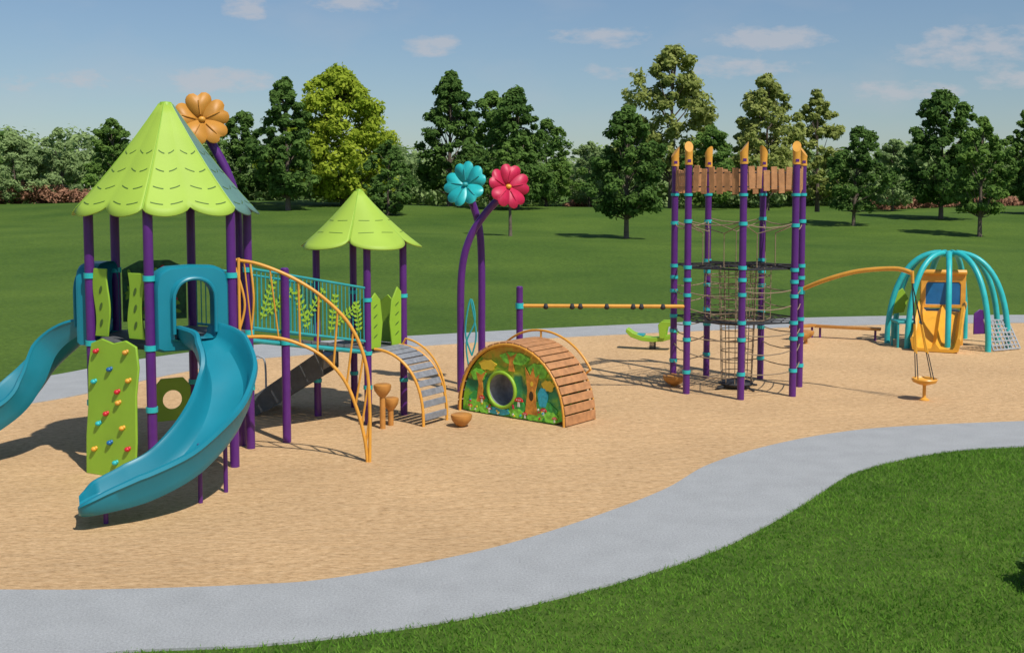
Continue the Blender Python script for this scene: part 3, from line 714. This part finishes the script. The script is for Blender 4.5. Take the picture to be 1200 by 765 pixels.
# ================================================================== flower sculptures
g = group('flower_sculpture', (-.95, 20.4, 0))
P(g, 'stem', PURPLE).tube(cat([(-.95, 20.4, -.05), (-.95, 20.4, 1.0), (-.93, 20.4, 2.2), (-.78, 20.38, 2.85), (-.5, 20.35, 3.3), (-.2, 20.3, 3.62)], 8), .068, 14)
flower(g, (-.09, 20.2, 3.8), (.45, -.85, .12), .42, PINK, YEL, .5)
g = group('flower_sculpture', (-.57, 20.7, 0))
P(g, 'stem', PURPLE).tube(cat([(-.57, 20.7, -.05), (-.57, 20.7, 1.0), (-.57, 20.7, 2.4), (-.62, 20.65, 3.1), (-.77, 20.6, 3.6)], 8), .068, 14)
flower(g, (-.83, 20.45, 3.83), (-.4, -.85, .25), .44, TEAL, TEALRAIL, .1)
lf = P(g, 'leaf_loops', TEALRAIL)
lf.tube(cat([(-.74, 20.3, .7), (-.86, 20.3, 1.15), (-.76, 20.3, 1.75), (-.68, 20.3, 1.35), (-.84, 20.3, .95), (-.80, 20.3, .5)], 6), .016, 8)
lf.tube(cat([(-.74, 20.3, .7), (-.66, 20.3, 1.1), (-.76, 20.3, 1.75)], 6), .016, 8)

# ================================================================== net climbing tower
NC = V((4.26, 20.85, 0)); NR = 1.22
np_ = [NC+rot2(math.radians(262+i*360/7))*NR for i in range(7)]
g = group('hand_over_hand_beam', (.14, 20.35, 0))
post(P(g, 'post', PURPLE), .14, 20.35, 1.98, .062)
e1 = np_[6]; s_ = V((.14, 20.35, 1.62)); e_ = V((e1.x-.05, e1.y, 1.62))
P(g, 'beam', ORANGE).tube([s_, e_], .034, 12); gk = P(g, 'grip_knobs', BLACK)
cl = P(g, 'clamps', TEAL); clamp(cl, .14, 20.35, 1.62, .078, .1)
for t in (.16, .32, .37, .53, .69, .74, .87):
    p = s_.lerp(e_, t); gk.ball(p-V((0, 0, .012)), .056, 12)

g = group('net_climbing_tower', NC[:])
pp = P(g, 'posts', PURPLE); cl = P(g, 'clamps', TEAL); tp = P(g, 'carved_tops', ORANGE); pk = P(g, 'plank_ring', WOODY, bevel=.006); pr = P(g, 'plank_wires', BLACK)
blk = P(g, 'platform_net', BLACK); rp_ = P(g, 'ropes', ROPE); kn = P(g, 'carved_knots', PURPLE)
zl = (.45, 1.05, 1.35, 1.85, 2.12, 2.34, 3.15)
for i, q in enumerate(np_):
    post(pp, q.x, q.y, 4.22, .064)
    hh = 4.62+.03*math.sin(i*2.3)
    b = len(tp.v); n = 14; a = i*1.3
    for zz, r in ((4.20, .075), (4.34, .07), (hh-.12, .078)):
        for k in range(n):
            t = 2*math.pi*k/n; z3 = zz + (.10*math.cos(t-a) if zz > 4.4 else 0); tp.v.append(V((q.x+r*math.cos(t), q.y+r*math.sin(t), z3)))
    for j in (0, 1):
        for k in range(n): tp.f.append((b+j*n+k, b+j*n+(k+1) % n, b+(j+1)*n+(k+1) % n, b+(j+1)*n+k))
    tp.f.append(tuple(b+2*n+k for k in range(n)))
    kn.box((q.x, q.y-.06, 4.27), (.06, .03, .05))
    for z in zl: clamp(cl, q.x, q.y, z+.04*math.sin(i*1.7+z), .078, .065)
    clamp(cl, q.x, q.y, 3.66, .08, .05)
    q2 = np_[(i+1) % 7]; L = (q2-q).length; e = (q2-q).normalized(); nn = e.cross(V((0, 0, 1)))
    npl = 6
    for k in range(npl):
        s = (k+.5)/npl; zc = 3.93+random.uniform(-.035, .035); hgt = .42+random.uniform(-.08, .06)
        sk = random.uniform(-.06, .06)
        ax0 = (e+V((0, 0, sk))).normalized(); ax2 = (V((0, 0, 1))-e*sk).normalized()
        pk.box(q+e*(.08+(L-.16)*s)+V((0, 0, zc)), ((L-.16)/npl*random.uniform(.68, .84), .028, hgt), (ax0, nn, ax2))
    for z in (3.8, 4.05): pr.tube([q+V((0, 0, z)), q2+V((0, 0, z))], .012, 6)
    for j, z in enumerate((.45, .82, 1.12, 1.62, 1.9, 3.15)):
        z1_ = z+.05*math.sin(i*1.7+z); sg = .05+.03*(j % 2)
        rp_.tube([q.lerp(q2, t)+V((0, 0, z1_-sg*4*t*(1-t))) for t in (0, .25, .5, .75, 1)], .011, 5)
    md = NC.lerp((q+q2)/2, .62)
    rp_.tube([q+V((0, 0, 3.15)), md+V((0, 0, 2.95)), md+V((0, 0, 2.34))], .010, 5)
    rp_.tube([q2+V((0, 0, 3.15)), md+V((0, 0, 2.95))], .010, 5)
for lev, R1, R0 in ((2.32, 1.12, .38), (1.34, 1.12, .38)):
    for fr in (1.0, .84, .66, .50, .36):
        rr_ = R1*fr; blk.tube([NC+rot2(math.radians(262+i*360/7))*rr_+V((0, 0, lev-.06*(1-fr))) for i in range(7)], .015 if fr > .9 or fr < .4 else .010, 6, closed=True)
    for i in range(21):
        a = math.radians(262+i*360/21)
        k7 = math.cos(math.pi/7)/math.cos(((i % 3)/3*2*math.pi/7)-math.pi/7) if i % 3 else 1.0
        blk.tube([NC+rot2(a)*R1*.36*k7+V((0, 0, lev-.04)), NC+rot2(a)*R1*k7+V((0, 0, lev))], .009, 5)
    for i in range(7):
        blk.tube([np_[i]+V((0, 0, lev)), NC+rot2(math.radians(262+i*360/7))*R1+V((0, 0, lev))], .018, 6)
for rr_, n_, za, zb in ((.36, 10, .12, 2.32), (.62, 7, 1.34, 2.32)):
    for i in range(n_):
        a = 2*math.pi*i/n_; rp_.tube([NC+rot2(a)*rr_*(.8 if za < 1 else 1)+V((0, 0, za)), NC+rot2(a)*rr_+V((0, 0, zb))], .009, 5)
    z = za
    while z < zb:
        rp_.tube([NC+rot2(2*math.pi*i/n_)*rr_*(.8+.2*(z-za)/(zb-za) if za < 1 else 1)+V((0, 0, z)) for i in range(n_)], .009, 5, closed=True); z += .2
blk.lathe(NC+V((0, 0, .1)), [(.001, .04), (.28, .04), (.32, 0), (.28, -.04), (.001, -.04)], 20)
for i in range(4): blk.tube([NC+V((0, 0, .12)), NC+rot2(i*math.pi/2+.5)*.5+V((0, 0, .02))], .02, 6)
for i in range(7):
    a = np_[i]; b = np_[(i+3) % 7]; blk.tube([a+V((0, 0, 2.34)), NC+V((0, 0, 2.38)), b+V((0, 0, 2.34))], .012, 5)

# rope swing spinner
g = group('swing_spinner', (7.35, 19.6, 0))
w0 = np_[2]
arm = cat([(w0.x, w0.y, 1.86), (5.85, 20.6, 2.08), (6.35, 20.3, 2.26), (6.9, 19.95, 2.33), (7.12, 19.68, 2.27)], 8)
P(g, 'arm', ORANGE).tube(arm, .042, 12)
clamp(P(g, 'clamps', TEAL), w0.x, w0.y, 1.86, .08, .12)
sc_ = V((7.36, 19.6, .34)); top = V((7.12, 19.66, 2.2))
P(g, 'seat', ORANGE).lathe(sc_, [(.001, -.02), (.12, .0), (.19, .03), (.21, .06), (.225, .04), (.2, -.01), (.1, -.05), (.03, -.07), (.03, -.28), (.09, -.32), (.09, -.36), (.001, -.36)], 22)
hk = P(g, 'hanger', ORANGE); hk.tube([arm[-1]+V((0, 0, .04)), arm[-1]+V((.01, 0, -.18))], .03, 10)
hs = P(g, 'seat_ropes', BLACK); hh = P(g, 'hand_loops', YEL)
for i in range(4):
    a = i*math.pi/2+.6; m1 = top.lerp(sc_, .45)+rot2(a)*.08; hs.tube([arm[-1]+V((0, 0, -.16)), m1, sc_+rot2(a)*.19+V((0, 0, .05))], .009, 6)
    hh.tube([m1, m1.lerp(sc_+rot2(a)*.19, .5)], .015, 8)

# lime spring rider
g = group('spring_rider', (3.32, 26.0, 0))
bo = P(g, 'body', LIME, bevel=.01)
pr_ = [(-.62, .42), (-.5, .30), (-.25, .22), (0, .20), (.25, .22), (.5, .30), (.6, .40), (.6, .46), (.45, .38), (.2, .32), (0, .30), (-.2, .32), (-.45, .40), (-.6, .50)]
ux = V((.96, -.28, 0)); uy = V((.28, .96, 0)); cc = V((3.32, 26, 0))
bo.prism([cc+ux*x+V((0, 0, z))-uy*.16 for x, z in pr_], uy, .32)
for oy in (-.2, .15):
    bo.prism([cc+ux*(.25+x)+V((0, 0, z))+uy*oy for x, z in ((-.06, .3), (.06, .3), (.1, .55), (.24, .62), (.2, .70), (-.02, .70), (-.1, .62))], uy, .05)
P(g, 'spring', BLACK).tube([cc+V((.07*math.cos(t), .07*math.sin(t), .0+t/40*.22)) for t in np.linspace(0, 40, 80)], .012, 6)
P(g, 'seat', TEALRAIL, bevel=.01).box(cc-ux*.3+V((0, 0, .35)), (.22, .3, .04), (ux, uy, V((0, 0, 1))))

# balance beam
g = group('balance_beam', (8.3, 28.0, 0))
bw = P(g, 'planks', WOODPOD, bevel=.01); bl_ = P(g, 'legs', PURPLE)
for (a, b) in (((7.75, 28.2, .30), (9.2, 27.5, .30)), ((7.0, 27.6, .34), (7.72, 28.2, .32))):
    a = V(a); b = V(b); d = (b-a).normalized(); bw.box((a+b)/2, ((b-a).length, .17, .07), (d, d.cross(V((0, 0, 1))), V((0, 0, 1))))
    for t in (.08, .92): bl_.tube([a.lerp(b, t)+V((0, 0, -.35)), a.lerp(b, t)+V((0, 0, -.03))], .03, 8)
pod(7.2, 27.0, .32, .2); pod(6.9, 26.3, .36, .2)

# ================================================================== dome climber with toddler slide
DC = V((10.6, 26.9, 0)); DR, DH = 1.38, 2.24
g = group('dome_climber', DC[:])
dt = P(g, 'ribs', TEAL)
for i in range(9):
    a = math.radians(250+i*40)
    dt.tube([DC+rot2(a)*(.16+(DR-.16)*math.sin(t)**.85)+V((0, 0, DH*math.cos(t)**.9 if t < 1.56 else -.05)) for t in np.linspace(0.02, math.pi/2, 18)], .068, 10)
dt.lathe(DC+V((0, 0, DH-.03)), [(.001, .07), (.14, .06), (.24, .01), (.2, -.06), (.001, -.06)], 20)
nt_ = P(g, 'rope_net', GALV)
pA, pB, pC2, pD = V((11.1, 25.95, .72)), V((11.85, 26.35, .65)), V((12.0, 26.0, .04)), V((11.2, 25.6, .04))
for i in range(8):
    t = i/7; nt_.tube([pA.lerp(pB, t), pD.lerp(pC2, t)], .02, 6); nt_.tube([pA.lerp(pD, t), pB.lerp(pC2, t)], .02, 6)
P(g, 'purple_panel', PURPLE, bevel=.01).prism([V((11.1, 26.5, .3)), V((11.45, 26.6, .3)), V((11.45, 26.6, .85)), V((11.25, 26.55, .9)), V((11.1, 26.5, .8))], (0, 1, 0), .04)
P(g, 'entry_step', TEALRAIL, bevel=.02).box((9.45, 26.5, .62), (.55, .5, .07))
es = P(g, 'step_legs', TEALRAIL)
for dx, dy in ((-.24, -.2), (.24, -.2), (-.24, .2), (.24, .2)): es.tube([(9.45+dx, 26.5+dy, -.02), (9.45+dx, 26.5+dy, .6)], .03, 8)
P(g, 'shade_leaf', LIME, bevel=.01).prism([V((9.6+x, 27.3, z)) for x, z in ((-.2, .7), (.1, .75), (.2, 1.1), (.05, 1.35), (-.15, 1.2), (-.28, .95))], (0, 1, 0), .03)

g = group('toddler_slide', (10.0, 25.9, 0))
sf = V((-.46, -.888, 0)); su = V((.888, -.46, 0)); c_ = V((10.42, 26.7, 0))
bf = V((-.16, -.987, 0)); bu = V((.987, -.16, 0))
sy = P(g, 'double_chute', YEL)
S2 = [(-.46, .24), (-.42, .06), (-.37, 0), (-.10, 0), (-.06, .05), (0, .14), (.06, .05), (.10, 0), (.37, 0), (.42, .06), (.46, .24), (.52, .27), (.55, .2), (.50, -.04), (.4, -.07), (-.4, -.07), (-.50, -.04), (-.55, .2), (-.52, .27)]
sy.sweep(cat([c_+sf*.02+V((0, 0, .84)), c_+sf*.25+V((0, 0, .80)), c_+sf*.65+V((0, 0, .48)), c_+sf*.95+V((0, 0, .2)), c_+sf*1.2+V((0, 0, .10)), c_+sf*1.35+V((0, 0, .09))], 6), S2)
bp_ = P(g, 'hood_board', ORANGE, bevel=.015)
O = [(-.52, .92), (.52, .92), (.52, 1.72), (.46, 1.8), (-.46, 1.8), (-.52, 1.72)]; I = [(-.40, 1.0), (.40, 1.0), (.40, 1.48), (.36, 1.54), (-.36, 1.54), (-.40, 1.48)]
bp_.ring_plate([c_+bu*x+V((0, 0, z)) for x, z in O], [c_+bu*x+V((0, 0, z)) for x, z in I], -bf, .06)
P(g, 'window_panel', BLUE).prism([c_+bu*x+V((0, 0, z))-bf*.02 for x, z in I], -bf, .02)
bp_.tube([c_-bu*.52+V((0, 0, 1.78))+bf*.03, c_+bu*.52+V((0, 0, 1.78))+bf*.03], .07, 10)
lg = P(g, 'legs', ORANGE)
for s in (-.47, .47): lg.tube([c_+bu*s-bf*.12+V((0, 0, -.05)), c_+bu*s-bf*.12+V((0, 0, 1.7))], .045, 10)
P(g, 'deck', GREY).box(c_-bf*.42+V((0, 0, .80)), (.95, .6, .06), (bu, bf, V((0, 0, 1))))

finish()

# ------------------------------------------------------------------ world + sun
S = V((0.42, -0.55, 0.95)).normalized()
el = math.asin(S.z); az = math.atan2(S.x, S.y)
w = bpy.data.worlds.new('World'); scene.world = w; w.use_nodes = True; nt = w.node_tree; bg = nt.nodes['Background']
sky = nd(nt, 'ShaderNodeTexSky', sky_type='NISHITA'); sky.sun_disc = False; sky.sun_elevation = el; sky.sun_rotation = az
sky.air_density = 1.0; sky.dust_density = .4; sky.ozone_density = 2.5
tc = nd(nt, 'ShaderNodeTexCoord'); sx = nd(nt, 'ShaderNodeSeparateXYZ'); nt.links.new(tc.outputs['Generated'], sx.inputs[0])
def M(op, a, b=None, c=None):
    n = nd(nt, 'ShaderNodeMath', operation=op)
    for i, q in enumerate((a, b, c)):
        if q is None: continue
        if isinstance(q, (int, float)): n.inputs[i].default_value = q
        else: nt.links.new(q, n.inputs[i])
    return n.outputs[0]
ym = M('MAXIMUM', sx.outputs['Y'], .05); A = M('DIVIDE', sx.outputs['X'], ym); E = M('DIVIDE', sx.outputs['Z'], ym)
cb = nd(nt, 'ShaderNodeCombineXYZ'); nt.links.new(A, cb.inputs[0]); nt.links.new(M('MULTIPLY', E, 2.4), cb.inputs[1])
nz = nd(nt, 'ShaderNodeTexNoise'); nz.inputs['Scale'].default_value = 30; nz.inputs['Detail'].default_value = 8; nz.inputs['Roughness'].default_value = .62
nt.links.new(cb.outputs[0], nz.inputs['Vector'])
nz2 = nd(nt, 'ShaderNodeTexNoise'); nz2.inputs['Scale'].default_value = 7; nz2.inputs['Detail'].default_value = 7; nt.links.new(cb.outputs[0], nz2.inputs['Vector'])
clouds = [(-.238, .162, .028, .014, 1), (-.14, .170, .055, .014, .9), (-.262, .100, .060, .016, 1), (-.071, .130, .036, .013, 1), (.08, .138, .065, .013, .85), (.232, .138, .07, .016, 1),
          (.20, .112, .08, .014, .8), (.35, .090, .08, .014, .75), (.41, .126, .10, .028, .85), (.46, .10, .07, .014, .8), (-.40, .10, .10, .014, .6), (.08, .108, .05, .01, .6), (-.7, .2, .1, .03, .8), (.8, .25, .12, .03, .8), (.1, .4, .2, .05, .8)]
tot = None
for (a, e, wa, we, st_) in clouds:
    u = M('DIVIDE', M('SUBTRACT', A, a), wa); v = M('DIVIDE', M('SUBTRACT', E, e), we)
    q = M('MULTIPLY', M('MAXIMUM', M('SUBTRACT', 1.0, M('ADD', M('MULTIPLY', u, u), M('MULTIPLY', v, v))), 0.0), st_)
    tot = q if tot is None else M('MAXIMUM', tot, q)
cf = M('MULTIPLY', M('MAXIMUM', M('SUBTRACT', M('ADD', M('MULTIPLY', tot, .42), nz.outputs['Fac']), .66), 0), 2.6)
cf = M('MULTIPLY', cf, M('MINIMUM', M('MULTIPLY', tot, 4.0), 1.0))
wis = M('MULTIPLY', M('MAXIMUM', M('SUBTRACT', nz2.outputs['Fac'], .5), 0), .8)
cf = M('MINIMUM', M('ADD', cf, wis), .62)
# hand-set tint darkens the model sky, most strongly near the horizon
hz = M('ADD', M('MULTIPLY', M('MINIMUM', M('MULTIPLY', M('MAXIMUM', sx.outputs['Z'], 0.0), 4.0), 1.0), .14), .66)
cbt = nd(nt, 'ShaderNodeCombineXYZ'); nt.links.new(M('MULTIPLY', hz, .90), cbt.inputs[0]); nt.links.new(M('MULTIPLY', hz, .94), cbt.inputs[1]); nt.links.new(M('MULTIPLY', hz, .98), cbt.inputs[2])
tint = nd(nt, 'ShaderNodeMix', data_type='RGBA', blend_type='MULTIPLY'); tint.inputs[0].default_value = 1
nt.links.new(sky.outputs[0], tint.inputs[6]); nt.links.new(cbt.outputs[0], tint.inputs[7])
mx = nd(nt, 'ShaderNodeMix', data_type='RGBA'); nt.links.new(cf, mx.inputs[0]); nt.links.new(tint.outputs[2], mx.inputs[6]); mx.inputs[7].default_value = (4.3, 4.3, 4.6, 1)
nt.links.new(mx.outputs[2], bg.inputs['Color']); bg.inputs['Strength'].default_value = .12

sl = bpy.data.lights.new('sun', 'SUN'); sl.energy = 4.2; sl.angle = math.radians(.8); sl.color = (1, .955, .88)
so = bpy.data.objects.new('sun', sl); so.rotation_mode = 'QUATERNION'; so.rotation_quaternion = S.to_track_quat('Z', 'Y'); so.location = (20, -20, 40); scene.collection.objects.link(so)

cam = bpy.data.cameras.new('camera'); cam.lens = 39; cam.sensor_width = 36; cam.shift_y = -.0525; cam.clip_end = 6000; cam.clip_start = .1
co = bpy.data.objects.new('camera', cam); co.location = (0, 0, 3.7); co.rotation_euler = (math.radians(90-4.13), 0, 0); scene.collection.objects.link(co)
scene.camera = co
scene.view_settings.view_transform = 'Standard'; scene.view_settings.look = 'None'; scene.view_settings.exposure = 0
